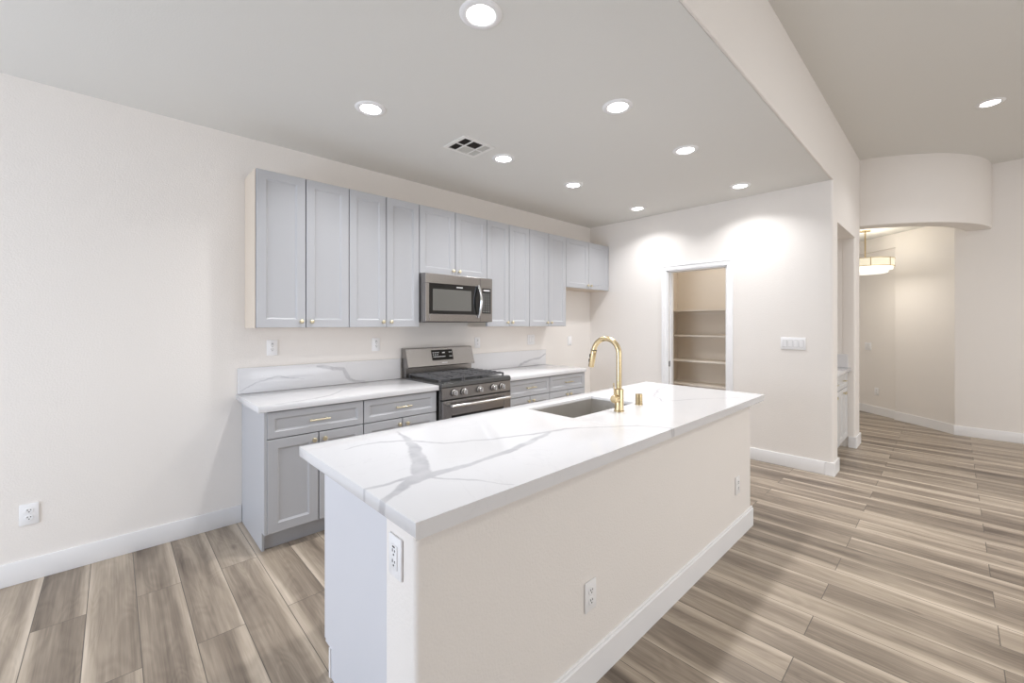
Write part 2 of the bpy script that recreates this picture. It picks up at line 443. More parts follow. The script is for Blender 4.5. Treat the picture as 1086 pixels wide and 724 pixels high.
# baseboards
BH, BT = .122, .013
def be(e): return True
def base(name, parts):
    mb = MB()
    for q in parts: mb.box(*q, 0, BH, bev=.003, seg=2)
    return struct(mb.build(name, 'trim', smooth=40))
base('baseboard_left', [(-3.2, .664, WY-BT, WY)])
base('baseboard_pantry', [(PX-BT, PX, EY+.0605, DY0-.06), (PX-BT, PX, DY1+.06, WY)])
mb = MB(); mb.box(PX-BT, NX0+BT, EY-BT, EY+.06, 0, BH, bev=.008, seg=3, edges=lambda e: ve(e) and e.verts[0].co.y < EY); struct(mb.build('baseboard_nook_corner', 'trim', smooth=40))
mb = MB(); mb.box(NX1-BT, 6.447+BT, EY-BT, EY+.062, 0, BH, bev=.008, seg=3, edges=lambda e: ve(e) and e.verts[0].co.y < EY); struct(mb.build('baseboard_nook_end', 'trim', smooth=40))
base('baseboard_right', [(7.78-BT, 7.78, -5.2, .0)])
mb = MB()
mb.prism([(p[0]-BT*q[0], p[1]-BT*q[1]) for p, q in zip(arc, ns)] + list(reversed(arc)), 0, BH)
struct(mb.build('baseboard_entry_angled', 'trim', smooth=30))
struct(MB().prism([along(0, .05-BT), along(2.1, .05-BT), along(2.1, .05), along(0, .05)], 0, BH).build('baseboard_entry_recess', 'trim'))
# pantry door casing, jamb and strike plate
def casing():
    mb = MB(); cw = .06
    x0, x1 = PX-.017, PX
    def pl(y0, y1, z0, z1, d): mb.box(x0-d, x1, y0, y1, z0, z1, bev=.003)
    pl(DY1-.004, DY1+cw-.018, 0, DZ-.004, 0); pl(DY0-cw+.018, DY0+.004, 0, DZ-.004, 0)
    pl(DY0-cw+.018, DY1+cw-.018, DZ-.004, DZ+cw-.018, 0)
    pl(DY1+cw-.018, DY1+cw, 0, DZ+cw-.018, .005); pl(DY0-cw, DY0-cw+.018, 0, DZ+cw-.018, .005)
    pl(DY0-cw, DY1+cw, DZ+cw-.018, DZ+cw, .005)
    for y0, y1, z0, z1 in ((DY1-.018, DY1+.001, 0, DZ), (DY0-.001, DY0+.018, 0, DZ)):
        mb.box(PX-.002, PX+.132, y0, y1, z0, z1)
    mb.box(PX-.002, PX+.132, DY0, DY1, DZ-.018, DZ+.001)
    mb.box(PX+.05, PX+.085, DY1-.03, DY1-.01, 0, DZ-.01); mb.box(PX+.05, PX+.085, DY0+.01, DY0+.03, 0, DZ-.01)
    return mb
trim = struct(casing().build('trim_1', 'trim', smooth=40))
MB().box(PX+.012, PX+.040, DY1-.0205, DY1-.016, .90, .965, bev=.002).build('strike_plate', 'black', trim)

# ------------------------------------------------------------------ cabinets
UF, UB = 3.1976, WY-.001
DT = .020
def knob(mb_x, z, yf, parent):
    k = MB().lathe([(.006, 0), (.0055, .012), (.006, .016), (.0135, .019), (.0150, .023), (.0145, .028), (.012, .030)], (mb_x, yf, z), 'y', 20)
    return k.build('knob', 'palegold', parent, smooth=40)
def upper(x0, x1, z0, z1, label, group, side=False):
    t = thing('wall_cabinet', label, 'cabinet', (x0, UF, z0), 0, group)
    W, H, D = x1-x0, z1-z0, UB-UF
    MB().box(.001, W-.001, DT+.002, D, 0, H, bev=.001).build('cabinet_box', 'maple', t)
    MB().box(.004, W-.004, DT+.0005, DT+.0025, .004, H-.004).build('door_gap_shade', 'gap', t)  # added dark sheet that paints the shade behind the door gaps
    if side:
        o = MB().box(-.004, .0012, .018, D, 0, H, bev=.001).build('side_panel', 'maple', t); o['label'] = 'beige side panel'
    m = W/2; g = .0032
    for (a, b, kx) in ((g*.9, m-g, m-.035), (m+g, W-g*.9, m+.035)):
        d = MB().panel_door(a, b, .003, H-.003, DT, DT, .056).build('door', 'cab', t)
        knob(kx, .045, 0.0, d)
    return t
UZ0, UZ1, SZ0 = 1.384, 2.454, 1.855
GU = 'tall grey wall cabinets'; GS = 'short grey wall cabinets'
upper(.6885, 1.3137, UZ0, UZ1, 'tall grey wall cabinet with beige side panel, at the left end of the row', GU, True)
upper(1.3137, 1.929, UZ0, UZ1, 'tall grey two-door wall cabinet directly left of the microwave', GU)
upper(1.929, 2.6936, SZ0, UZ1, 'short grey two-door wall cabinet right above the microwave', GS)
upper(2.6936, 3.3049, UZ0, UZ1, 'tall grey two-door wall cabinet directly right of the microwave', GU)
upper(3.3049, 3.9326, UZ0, UZ1, 'tall grey two-door wall cabinet directly left of the short corner cabinet', GU)
upper(3.9326, 4.838, SZ0, UZ1, 'short grey two-door wall cabinet in the corner above the empty refrigerator gap', GS)

BF = 2.893      # front plane of the base doors
def lower(x0, x1, label, side=False, endside=False):
    t = thing('base_cabinet', label, 'cabinet', (x0, BF, 0), 0, 'grey base cabinets along the left wall')
    W, D = x1-x0, WY-.001-BF
    MB().box(.001, W-.001, DT+.002, D, .115, .872, bev=.001).build('cabinet_box', 'carcass', t)
    MB().box(.004, W-.004, DT+.0005, DT+.0025, .118, .870).build('door_gap_shade', 'gap', t)  # added sheet, painted as the shade in the door gaps
    MB().box(.001, W-.001, .080, .095, 0, .116).build('toe_kick', 'cab', t)
    if side or endside:
        a, b = (-.013, .0015) if side else (W-.0015, W+.012)
        mb = MB().prism_x([(.062, 0), (D, 0), (D, .872), (.003, .872), (.003, .118), (.062, .118)], a, b)
        mb.build('side_panel', 'cab', t)
    g = .0035; m = W/2
    dr = MB().panel_door(g, W-g, .703, .866, DT, DT, .040, .012).build('drawer', 'cab', t)
    pl = MB(); zc = .786
    pl.tube([(m-.064, -.030, zc), (m+.064, -.030, zc)], .0055, 14)
    for s in (-.048, .048): pl.tube([(m+s, .002, zc), (m+s, -.030, zc)], .0045, 12)
    pl.build('pull', 'palegold', dr, smooth=40)
    for (a, b, kx) in ((g, m-g, m-.033), (m+g, W-g, m+.033)):
        d = MB().panel_door(a, b, .120, .696, DT, DT, .056).build('door', 'cab', t)
        knob(kx, .655, 0.0, d)
    return t
lower(.680, 1.292, 'grey base cabinet at the left end with an exposed side panel and full door showing', side=True)
lower(1.292, 1.905, 'grey base cabinet under the left counter, next to the left side of the range')
lower(2.702, 3.290, 'grey base cabinet under the right counter, next to the right side of the range')
lower(3.290, 3.882, 'grey base cabinet at the right end beside the refrigerator gap', endside=True)

# countertops along the wall, each with its splash
CT = .040
splash_veins = [[(.55, .205, .006), (.61, .190, .014), (.66, .172, .013), (.75, .156, .012), (.777, .110, .016), (.80, .078, .012), (.835, .062, .008), (.89, .045, .005), (.97, .032, .003)],
                [(.02, .06, .001), (.15, .12, .002), (.28, .14, .002), (.45, .11, .001)]]
def wall_counter(x0, x1, sx0, sx1, label, veins_top, veins_splash):
    t = thing('countertop', label, 'countertop', (x0, 2.873, .914-CT))
    MB().box(0, x1-x0, 0, WY-.0005-2.873, 0, CT, bev=.003).build('counter_slab', quartz('quartz_counter', veins_top), t, smooth=40)
    MB().box(sx0-x0, sx1-x0, WY-.020-2.873, WY-.0005-2.873, CT, CT+.183, bev=.002).build('backsplash', quartz('quartz_splash', veins_splash, (0, 2)), t, smooth=40)
    return t
wall_counter(.630, 1.915, .640, 1.906, 'white veined quartz countertop left of the range, with low splash',
    [[(.10, .02, .003), (.35, .07, .012), (.45, .12, .010), (.62, .30, .004), (.9, .45, .002)]],
    splash_veins)
wall_counter(2.694, 3.897, 2.70, 3.897, 'white veined quartz countertop right of the range, with low splash',
    [[(.5, .55, .002), (.75, .3, .006), (.95, .03, .010)]],
    [[(.72, .045, .006), (.76, .069, .014), (.82, .088, .011), (.98, .112, .008), (1.08, .123, .008), (1.15, .15, .007), (1.22, .176, .006)]])

# ------------------------------------------------------------------ island
ix0, ix1, iy0, iy1 = .5477, 3.3307, .9212, 1.833
hw = thing('island_half_wall', 'white textured half wall forming the near side of the kitchen island', 'half wall', (0, 0, 0))
MB().box(.58, 3.247, .982, 1.155, 0, .8735, bev=.016, seg=4, edges=ve).build('wall_body', 'wall', hw, smooth=40)
mb = MB()
prof = [(.984, 0), (.982-BT, 0), (.982-BT, BH-.004), (.982-BT+.004, BH), (.982-.007, BH), (.982-.007, BH+.009), (.982-.004, BH+.012), (.984, BH+.012)]
mb.prism_x(prof, .58-.002, 3.247+BT)
mb.box(3.246, 3.247+BT, .9842, 1.155, 0, BH)
mb.build('baseboard', 'trim', hw)
ic = thing('island_cabinet', 'pale grey cabinet run under the island counter, end panel facing the camera', 'cabinet', (.63, 1.156, 0))
def island_cab():
    W, D = 3.20-.63, .614
    mb = MB().prism_x([(0, 0), (D-.058, 0), (D-.058, .115), (D, .115), (D, .872), (0, .872)], 0, .018)
    mb.build('side_panel', M['islandpanel'], ic)
    mb = MB().prism_x([(0, .115), (D-.001, .115), (D-.001, .872), (0, .872)], W-.018, W); mb.build('side_panel', M['islandpanel'], ic)
    mb = MB(); mb.box(.018, W-.018, 0, .015, .115, .872); mb.box(.018, W-.018, .015, D-.002, .115, .135)
    for x in (.60, 1.10, 1.82): mb.box(x, x+.018, .015, D-.002, .135, .872)
    mb.build('cabinet_box', 'carcass', ic)
    MB().box(-.004, W, D-.060, D-.045, 0, .116).build('toe_kick', 'trim', ic)
    n = 6
    for i in range(n):
        a, b = W*i/n+.003, W*(i+1)/n-.003
        mb = MB().panel_door(-b, -a, .120, .868, 0, .020, .056)
        for v in mb.bm.verts: v.co = Vector((-v.co.x, D+.001-v.co.y, v.co.z))
        d = mb.build('door', M['islandpanel'], ic)
        kx = b-.035 if i % 2 == 0 else a+.035
        k = MB().lathe([(.006, 0), (.0055, .012), (.0135, .019), (.0150, .023), (.012, .030)], (-kx, 0, .82), 'y', 20)
        for v in k.bm.verts: v.co = Vector((-v.co.x, D+.021-v.co.y, v.co.z))
        k.build('knob', 'palegold', d, smooth=40)
M['islandpanel'] = simple('island_panel_pale_grey', (.66, .67, .71), .4)
island_cab()

import numpy as np
_c, _s = math.cos(.8110), math.sin(.8110)
def onplane(u, v, z=.914):
    a, b = (u-543)/444.98, -(v-343.61)/444.98
    t = (z-1.411)/b
    return ((_c+a*_s)*t, (_s-a*_c)*t)
def vein(pts):
    return [(*[q-o for q, o in zip(onplane(310+x/2.129, 380+y/2.129), (ix0, iy0))], wd*1.35) for x, y, wd in pts]
isl_veins = [vein(p) for p in (
    [(120, 205, .001), (160, 194, .003), (200, 188, .005), (265, 186, .007), (345, 191, .004), (440, 184, .005), (540, 172, .007), (620, 158, .008), (700, 155, .006), (780, 151, .007), (870, 158, .004)],
    [(238, 165, .002), (264, 186, .010), (276, 205, .018), (285, 235, .019), (298, 262, .024), (262, 283, .014), (222, 308, .010), (180, 335, .010)],
    [(150, 298, .006), (235, 277, .007), (298, 262, .014), (360, 251, .012), (430, 229, .008), (500, 205, .010), (560, 178, .010), (585, 165, .006)],
    [(300, 268, .004), (420, 276, .002), (500, 284, .001)],
    [(852, 60, .003), (824, 72, .007), (818, 84, .006), (838, 97, .004)],
    [(751, 105, .002), (831, 97, .004), (914, 91.5, .004), (1012, 88, .002)],
    [(858, 158, .004), (880, 172, .004)])]
SX0, SX1, SY0, SY1 = 1.766, 2.405, 1.388, 1.730
ct = thing('island_countertop', 'large white quartz island countertop with bold grey veins and a sink cutout', 'countertop', (ix0, iy0, .914-CT))
def slab_hole():
    mb = MB(); bm = mb.bm
    L, D = ix1-ix0, iy1-iy0
    xs = [0, SX0-ix0, SX1-ix0, L]; ys = [0, SY0-iy0, SY1-iy0, D]
    top = [[bm.verts.new((x, y, CT)) for y in ys] for x in xs]; bot = [[bm.verts.new((x, y, 0)) for y in ys] for x in xs]
    for i in range(3):
        for j in range(3):
            if i == 1 and j == 1: continue
            bm.faces.new((top[i][j], top[i+1][j], top[i+1][j+1], top[i][j+1]))
            bm.faces.new((bot[i][j], bot[i][j+1], bot[i+1][j+1], bot[i+1][j]))
    for i in range(3):
        for j in (0, 3): bm.faces.new((top[i][j], top[i+1][j], bot[i+1][j], bot[i][j]))
        for k in (0, 3): bm.faces.new((top[k][i], top[k][i+1], bot[k][i+1], bot[k][i]))
    for a, b in (((1, 1), (2, 1)), ((2, 1), (2, 2)), ((2, 2), (1, 2)), ((1, 2), (1, 1))):
        bm.faces.new((top[a[0]][a[1]], top[b[0]][b[1]], bot[b[0]][b[1]], bot[a[0]][a[1]]))
    bm.edges.ensure_lookup_table()
    es = [e for e in bm.edges if len(e.link_faces) == 2 and e.link_faces[0].normal.dot(e.link_faces[1].normal) < .5 and e.calc_face_angle(0) > 1]
    bm.normal_update()
    es = [e for e in bm.edges if e.calc_face_angle(0) > 1]
    bmesh.ops.bevel(bm, geom=es, offset=.0025, segments=2, profile=.5, affect='EDGES')
    return mb
slab_hole().build('counter_slab', quartz('quartz_island', isl_veins), ct, smooth=40)

# sink, faucet, soap cap
sk = thing('kitchen_sink', 'stainless steel undermount sink set in the island countertop', 'sink', (SX0, SY0, .64))
def sink():
    W, D, H, o = SX1-SX0, SY1-SY0, .897-.64, -.0045
    mb = MB()
    th = .003
    mb.box(-o-th, W+o+th, -o-th, D+o+th, 0, th)
    mb.box(-o-th, -o, -o-th, D+o+th, 0, H-.0005); mb.box(W+o, W+o+th, -o-th, D+o+th, 0, H-.0005)
    mb.box(-o, W+o, -o-th, -o, 0, H-.0005); mb.box(-o, W+o, D+o, D+o+th, 0, H-.0005)
    mb.build('bowl', 'sinksteel', sk)
    MB().lathe([(.055, 0), (.055, .004), (.045, .006), (.040, .003), (.012, .002)], (W/2, D*.6, th), 'z', 32).build('drain', 'steel_light', sk, smooth=40)
sink()
fx, fy = 2.095, 1.317
fc = thing('faucet', 'brushed gold gooseneck faucet with pull-down spray head on the island', 'faucet', (fx, fy, .914))
MB().lathe([(.029, 0), (.029, .005), (.0255, .008), (.0255, .125), (.0245, .128), (.017, .1285)], (0, 0, 0), 'z', 32).build('body', 'gold', fc, smooth=40)
pts = [(0, 0, .12), (0, 0, .2), (0, 0, .29)]
R = .087
for i in range(1, 25):
    a = PI*.94*i/24
    pts.append((0, R-R*math.cos(a), .325+R*math.sin(a)-.02*(1-i/24)*0))
pts[2] = (0, 0, .315)
MB().tube(pts, .0155, 20).build('spout', 'gold', fc, smooth=40)
e0 = Vector(pts[-1]); tdir = (Vector(pts[-1])-Vector(pts[-2])).normalized()
tdir = Vector((0, .20, -.98)).normalized()
hd = MB().tube([e0, e0+tdir*.004, e0+tdir*.02, e0+tdir*.10, e0+tdir*.104], [.0155, .0175, .0175, .0175, .016], 20).build('spray_head', 'gold', fc, smooth=40)
MB().tube([e0-tdir*.002, e0+tdir*.0015], [.0178, .0178], 20).build('seam_ring', 'black', hd, smooth=40)
for q in (.035, .065):
    p = e0+tdir*q+Vector((-.009, .011, 0))
    MB().box(p.x-.006, p.x+.004, p.y-.006, p.y+.006, p.z-.011, p.z+.011, bev=.003).build('spray_button', 'black', hd, smooth=40)
hn = MB().lathe([(.0215, .02), (.0215, .056), (.020, .058), (.008, .0585)], (0, 0, .075), '-x', 28).build('handle', 'gold', fc, smooth=40)
MB().tube([(-.046, 0, .085), (-.050, 0, .13), (-.053, .002, .165)], [.0045, .004, .0035], 12).build('lever', 'gold', hn, smooth=40)
ag = MB().lathe([(.0225, 0), (.0225, .004), (.021, .006), (.021, .064), (.0195, .067), (.010, .0675)], (0, 0, 0), 'z', 28).build('air_gap_cap', M['gold'], smooth=40)
ag.location = (2.352, 1.338, .914)
tag(ag, 'short gold cylinder cap standing on the island right of the faucet', 'sink accessory')

# ------------------------------------------------------------------ range
rg = thing('gas_range', 'stainless steel gas range with black grates between the two wall counters', 'range', (1.921, 2.845, 0))
def gas_range():
    W, D = .758, .655
    MB().box(0, W, .03, D-.001, .03, .905, bev=.002).build('body', 'steel', rg)
    for x in (.03, W-.05):
        for y in (.06, D-.06): MB().lathe([(.018, 0), (.018, .03)], (x+.01, y, 0), 'z', 12).build('foot', 'black', rg)
    # cooktop with rolled front
    MB().prism_x([(.0, .889), (-.010, .900), (-.004, .925), (.012, .934), (.05, .934), (.06, .926), (D-.075, .926), (D-.075, .905), (.03, .905), (.03, .889)], 0, W).build('cooktop', 'cooktop', rg)
    # knob panel
    pnl = MB().prism_x([(.03, .795), (-.008, .798), (.0, .8885), (.03, .8885)], .002, W-.002).build('control_panel', 'steel', rg)
    MB().box(.004, W-.004, -.009, .02, .787, .797).build('panel_gap', 'black', rg)
    for x in (.115, .215, .385, .545, .645):
        k = MB().lathe([(.027, -.002), (.027, .010), (.0235, .012), (.0225, .034), (.019, .037)], (x, -.004, .845), 'y', 28).build('knob', 'steel_light', pnl, smooth=40)
        MB().box(x-.005, x+.005, -.052, -.036, .824, .866, bev=.003).build('grip', 'steel_light', k)
        MB().lathe([(.031, .0), (.031, .004)], (x, -.002, .845), 'y', 28).build('bezel', 'black', k, smooth=40)
    # oven door: frame around a dark window
    z0, z1, y0, y1 = .19, .785, -.012, .03
    mb = MB()
    mb.box(.004, .09, y0, y1, z0, z1, bev=.003); mb.box(W-.09, W-.004, y0, y1, z0, z1, bev=.003)
    mb.box(.09, W-.09, y0, y1, z1-.125, z1, bev=.003); mb.box(.09, W-.09, y0, y1, z0, z0+.09, bev=.003)
    dr = mb.build('oven_door', 'steel', rg)
    MB().box(.088, W-.088, y0+.006, y1-.002, z0+.088, z1-.123).build('oven_window', 'glass', dr)
    h = MB().tube([(.055+.648*i/16, -.062-.012*math.sin(PI*i/16), .748) for i in range(17)], .013, 16)
    for x in (.065, W-.065): h.box(x-.012, x+.012, -.064, -.008, .738, .758, bev=.004)
    h.build('handle', 'steel_light', dr, smooth=40)
    sd = MB().box(.004, W-.004, -.010, .03, .045, .180, bev=.003).build('storage_drawer', 'steel', rg)
    MB().box(.2, W-.2, -.022, -.008, .150, .165, bev=.004).build('drawer_lip', 'steel', sd)
    # backguard
    bg = MB().prism_x([(D-.075, .90), (D, .90), (D, 1.17), (D-.055, 1.17), (D-.075, 1.03)], .004, W-.004).build('backguard', 'steel', rg)
    cs = MB().prism_x([(D-.080, 1.012), (D-.122, 1.012), (D-.125, 1.020), (D-.075, 1.180), (D-.060, 1.188), (D-.0005, 1.188), (D-.0005, 1.012)], .0, W).build('console', 'steel', rg)
    def on(s):   # point on the sloped console face
        return D-.125+.050*s-.0025, 1.020+.160*s
    mb = MB(); (ya, za), (yb, zb) = on(.30), on(.90)
    mb.prism_x([(ya, za), (yb, zb), (yb+.004, zb), (ya+.004, za)], .265, .505).build('display', 'glass', cs)
    for s, xs in ((.74, (.283, .302, .321, .34, .468, .487)), (.5, (.283, .297, .311, .325, .339, .353, .367, .381, .395, .409, .468, .487)), (.62, (.283, .306, .330))):
        for x in xs:
            y, z = on(s); MB().box(x-.0045, x+.0045, y-.0012, y+.001, z-.004, z+.004).build('key_mark', 'marking', cs)
    y, z = on(.72); MB().box(.385, .415, y-.0012, y+.001, z-.006, z+.006).build('clock_digits', 'marking', cs)
    y, z = on(.14)
    MB().box(.365, .425, y-.002, y+.002, z-.0045, z+.0045, bev=.001).build('badge', 'marking', cs)
    # burners and grates
    for x, y, r in ((.16, .19, .045), (.16, .44, .038), (.379, .31, .05), (.60, .19, .05), (.60, .44, .034)):
        MB().lathe([(r, 0), (r, .010), (r*.8, .012), (r*.8, .020), (r*.6, .022)], (x, y, .925), 'z', 28).build('burner', 'iron', rg, smooth=40)
    zg = .958
    for gx0, gx1 in ((.022, .262), (.268, .490), (.496, .736)):
        mb = MB(); b = .006; y0, y1 = .070, D-.105
        for y in (y0, y1): mb.box(gx0, gx1, y-b, y+b, zg-.010, zg+.003, bev=.003)
        for x in (gx0+b, gx1-b): mb.box(x-b, x+b, y0, y1, zg-.010, zg+.003, bev=.003)
        n = 7
        for i in range(n):
            y = y0+(y1-y0)*(i+.5)/n
            for xa, xb in ((gx0, gx0+.085), (gx1-.085, gx1)):
                mb.box(xa, xb, y-.005, y+.005, zg-.006, zg+.009, bev=.003)
        xm = (gx0+gx1)/2
        mb.box(xm-b, xm+b, y0, y1, zg-.008, zg+.007, bev=.003)
        for y in (y0+.12, (y0+y1)/2, y1-.12): mb.box(gx0, gx1, y-b, y+b, zg-.008, zg+.006, bev=.003)
        for x in (gx0+b, gx1-b):
            for y in (y0, y1): mb.box(x-.007, x+.007, y-.007, y+.007, .925, zg, bev=.002)
        mb.build('grate', 'iron', rg)
gas_range()

# ------------------------------------------------------------------ microwave
mw = thing('microwave', 'stainless steel over-the-range microwave with dark window under the short wall cabinet', 'microwave', (1.932, 3.110, 1.432))
def microwave():
    W, H, D = .759, .4225, WY-.001-3.110
    MB().box(0, W, .03, D, 0, H, bev=.002).build('body', 'steel', mw)
    MB().box(.015, W-.015, .05, D-.02, -.004, .001).build('underside', 'black', mw)
    # door frame with window
    xw0, xw1, zw0, zw1, xd = .055, .530, .075, .310, .605
    mb = MB()
    mb.box(.002, W-.002, 0, .031, .335, H-.002, bev=.003)
    mb.box(.002, .040, 0, .031, .002, .335, bev=.003)
    mb.box(.040, W-.002, 0, .031, .002, .068, bev=.003)
    dr = mb.build('door', 'steel', mw)
    MB().box(.0395, xd, .0035, .030, .067, .336).build('door_glass', 'glass', dr)
    MB().box(.078, .500, .0022, .004, .098, .288, bev=.0006).build('window', 'window_glass', dr)
    MB().box(.33, .40, .0025, .0045, .308, .316).build('badge', 'marking', dr)
    h = MB().tube([(.580, -.008-.040*math.sin(PI*i/18), .040+.305*i/18) for i in range(19)], [.010+.004*math.sin(PI*i/18) for i in range(19)], 16)
    h.build('handle', 'chrome', dr, smooth=60)
    cp = MB().box(xd+.002, W-.002, .001, .031, .067, .336, bev=.002).build('control_panel', 'steel', mw)
    MB().box(.630, W-.022, -.0005, .002, .080, .322).build('keypad', 'glass', cp)
    mk = MB()
    for i in range(8):
        for j in range(3):
            x, z = .648+.032*j, .100+.024*i
            mk.box(x-.006, x+.006, -.0012, .0, z-.003, z+.003)
    mk.box(.645, .722, -.0012, 0, .296, .308)
    mk.build('key_marks', 'marking', cp)
    MB().box(xd-.001, xd+.0015, -.0008, .004, .004, H-.004).build('door_seam', 'black', mw)
microwave()

# ------------------------------------------------------------------ nook cabinet
nk = thing('nook_cabinet', 'white-grey cabinet with drawer inside the wall nook beside the hallway', 'cabinet', (NX0+.002, .840, 0))
def nook():
    W, D = NX1-NX0-.004, 1.453-.840
    MB().box(0, W, .022, D, .115, .872).build('cabinet_box', 'nookpaint', nk)
    MB().box(0, W, .07, .085, 0, .116).build('toe_kick', 'nookpaint', nk)
    for i in range(2):
        a, b = W*i/2+.004, W*(i+1)/2-.004
        d = MB().panel_door(a, b, .70, .866, DT, DT, .04).build('drawer', 'nookpaint', nk)
        m = (a+b)/2
        p = MB().tube([(m-.05, -.028, .785), (m+.05, -.028, .785)], .005, 12)
        for s in (-.04, .04): p.tube([(m+s, .002, .785), (m+s, -.028, .785)], .004, 10)
        p.build('pull', 'palegold', d, smooth=40)
        for a2, b2, kx in ((a, m-.003, m-.03), (m+.003, b, m+.03)):
            q = MB().panel_door(a2, b2, .12, .694, DT, DT, .05).build('door', 'nookpaint', nk)
            knob(kx, .65, 0, q)
M['nookpaint'] = simple('nook_cabinet_paint', (.62, .62, .62), .4)
nook()
nc = thing('nook_countertop', 'white quartz counter with low splash inside the wall nook', 'countertop', (NX0+.001, .805, .874))
MB().box(0, NX1-NX0-.002, 0, 1.454-.805, 0, CT, bev=.003).build('counter_slab', quartz('quartz_nook', [[(.3, .2, .003), (.8, .5, .005)]]), nc, smooth=40)
mb = MB(); mb.box(0, NX1-NX0-.002, 1.434-.805, 1.454-.805, CT, CT+.15, bev=.002); mb.box(NX1-NX0-.022, NX1-NX0-.002, .03, 1.434-.805, CT, CT+.15, bev=.002)
mb.build('backsplash', quartz('quartz_nook_splash', [[(.3, .0, .003), (.8, .1, .005)]], (0, 2)), nc)

# ------------------------------------------------------------------ pantry shelves
names = ['highest', 'second highest', 'third highest', 'fourth highest']
for nm, z in zip(('uppermost beige pantry shelf, seen from below above eye level', 'beige pantry shelf second from the top, just below eye level',
                  'beige pantry shelf third from the top, beside the dark strike plate', 'lowest visible beige pantry shelf, just above the island counter'), (1.594, 1.272, .949, .647)):
    t = thing('pantry_shelf', nm, 'shelf', (5.33, 1.552, z-.02), 0, 'beige shelves in the pantry')
    MB().box(0, .299, 0, 1.066, 0, .02, bev=.002).build('board', 'pshelf', t)
    mb = MB(); mb.box(.28, .299, 0, 1.066, -.035, 0); mb.box(.02, .28, 1.050, 1.066, -.035, 0); mb.box(.02, .28, 0, .016, -.035, 0)
    mb.build('cleat', 'pshelf', t)

# ------------------------------------------------------------------ outlets and switches
def outlet(loc, rz, label, decora=False):
    t = thing('wall_outlet', label, 'outlet', loc, rz, 'white wall outlets')
    MB().box(-.036, .036, -.007, 0, -.058, .058, bev=.003).build('cover_plate', 'plastic', t, smooth=40)
    if decora:
        s = MB().box(-.017, .017, -.010, -.006, -.034, .034, bev=.002).build('socket', 'plastic', t, smooth=40)
        tops = (.014, -.016)
        MB().box(-.007, .007, -.0108, -.0095, .028, .032).build('test_button', 'slot', s)
    else: tops = (.0195, -.0195)
    for zc in tops:
        if not decora:
            s = MB().lathe([(.0165, 0), (.0165, .003), (.0155, .004)], (0, -.006, zc), 'y', 24).build('socket', 'plastic', t, smooth=40)
        yq = -.0108
        mb = MB(); mb.box(-.0075, -.0045, yq, yq+.002, zc+.001, zc+.009); mb.box(.0045, .0075, yq, yq+.002, zc+.002, zc+.008)
        mb.lathe([(.0028, 0), (.0028, .002)], (0, yq+.002, zc-.006), 'y', 10)
        mb.build('slots', 'slot', s)
    return t
outlet((-.336, WY-.0003, .366), 0, 'white outlet low on the bare left wall near the baseboard')
outlet((.860, WY-.0003, 1.236), 0, 'white outlet above the left counter under the nearest tall wall cabinet', True)
outlet((1.678, WY-.0003, 1.233), 0, 'white outlet above the left counter close to the range', True)
outlet((2.822, WY-.0003, 1.215), 0, 'white outlet just right of the range backguard', True)
outlet((.5797, 1.082, .757), -PI/2, 'white outlet on the narrow end of the island half wall under the counter corner', True)
outlet((1.352, .9817, .352), 0, 'white outlet low on the near part of the long island wall')
outlet((2.974, .9817, .353), 0, 'white outlet low on the far end of the long island wall')
t = thing('refrigerator_outlet', 'white outlet plate on the wall in the empty refrigerator gap', 'outlet', (4.387, WY-.0003, 1.19))
MB().box(-.038, .038, -.007, 0, -.06, .06, bev=.003).build('cover_plate', 'plastic', t, smooth=40)
s = MB().lathe([(.018, 0), (.018, .003)], (0, -.006, 0), 'y', 24).build('socket', 'plastic', t)
MB().box(-.008, .008, -.0102, -.008, -.050, -.046).build('slots', 'slot', s)
def switch(loc, rz, gangs, label, nm='light_switch'):
    t = thing(nm, label, 'switch', loc, rz)
    hw_ = .036+.023*(gangs-1)
    MB().box(-hw_, hw_, -.008, 0, -.060, .060, bev=.003).build('cover_plate', 'plastic', t, smooth=40)
    for i in range(gangs):
        x = (i-(gangs-1)/2)*.046
        MB().box(x-.0185, x+.0185, -.0084, -.006, -.035, .035).build('rocker_shade_line', 'seam', t)  # added grey line, painted gap shade
        MB().prism_x([(-.007, -.033), (-.0095, -.033), (-.0145, .033), (-.007, .033)], x-.0165, x+.0165).build('rocker', 'plastic', t)
    return t
switch((3.648, WY-.0003, 1.225), 0, 2, 'white two-gang switch above the right counter under the wall cabinets')
switch((PX-.0003, 1.086, 1.221), -PI/2, 4, 'white four-gang switch plate on the wall between the pantry door and the corner')
ra = math.atan2(.68, -.733) + PI/2   # local -y looks out of the angled wall
def on_recess(u, v):
    a, b = (u-543)/444.98, -(v-343.61)/444.98
    rx, ry = _c+a*_s, _s-a*_c
    ox, oy = 8.38+nv.x*.05, .596+nv.y*.05
    tt = (nv.x*ox+nv.y*oy)/(nv.x*rx+nv.y*ry)
    return (rx*tt, ry*tt, 1.411+b*tt)
sw = switch(on_recess(921, 367), ra, 2, 'white switch plate on the shaded entry recess wall'); 
outlet(on_recess(930, 415), ra, 'white outlet low on the shaded entry recess wall, below a switch plate')

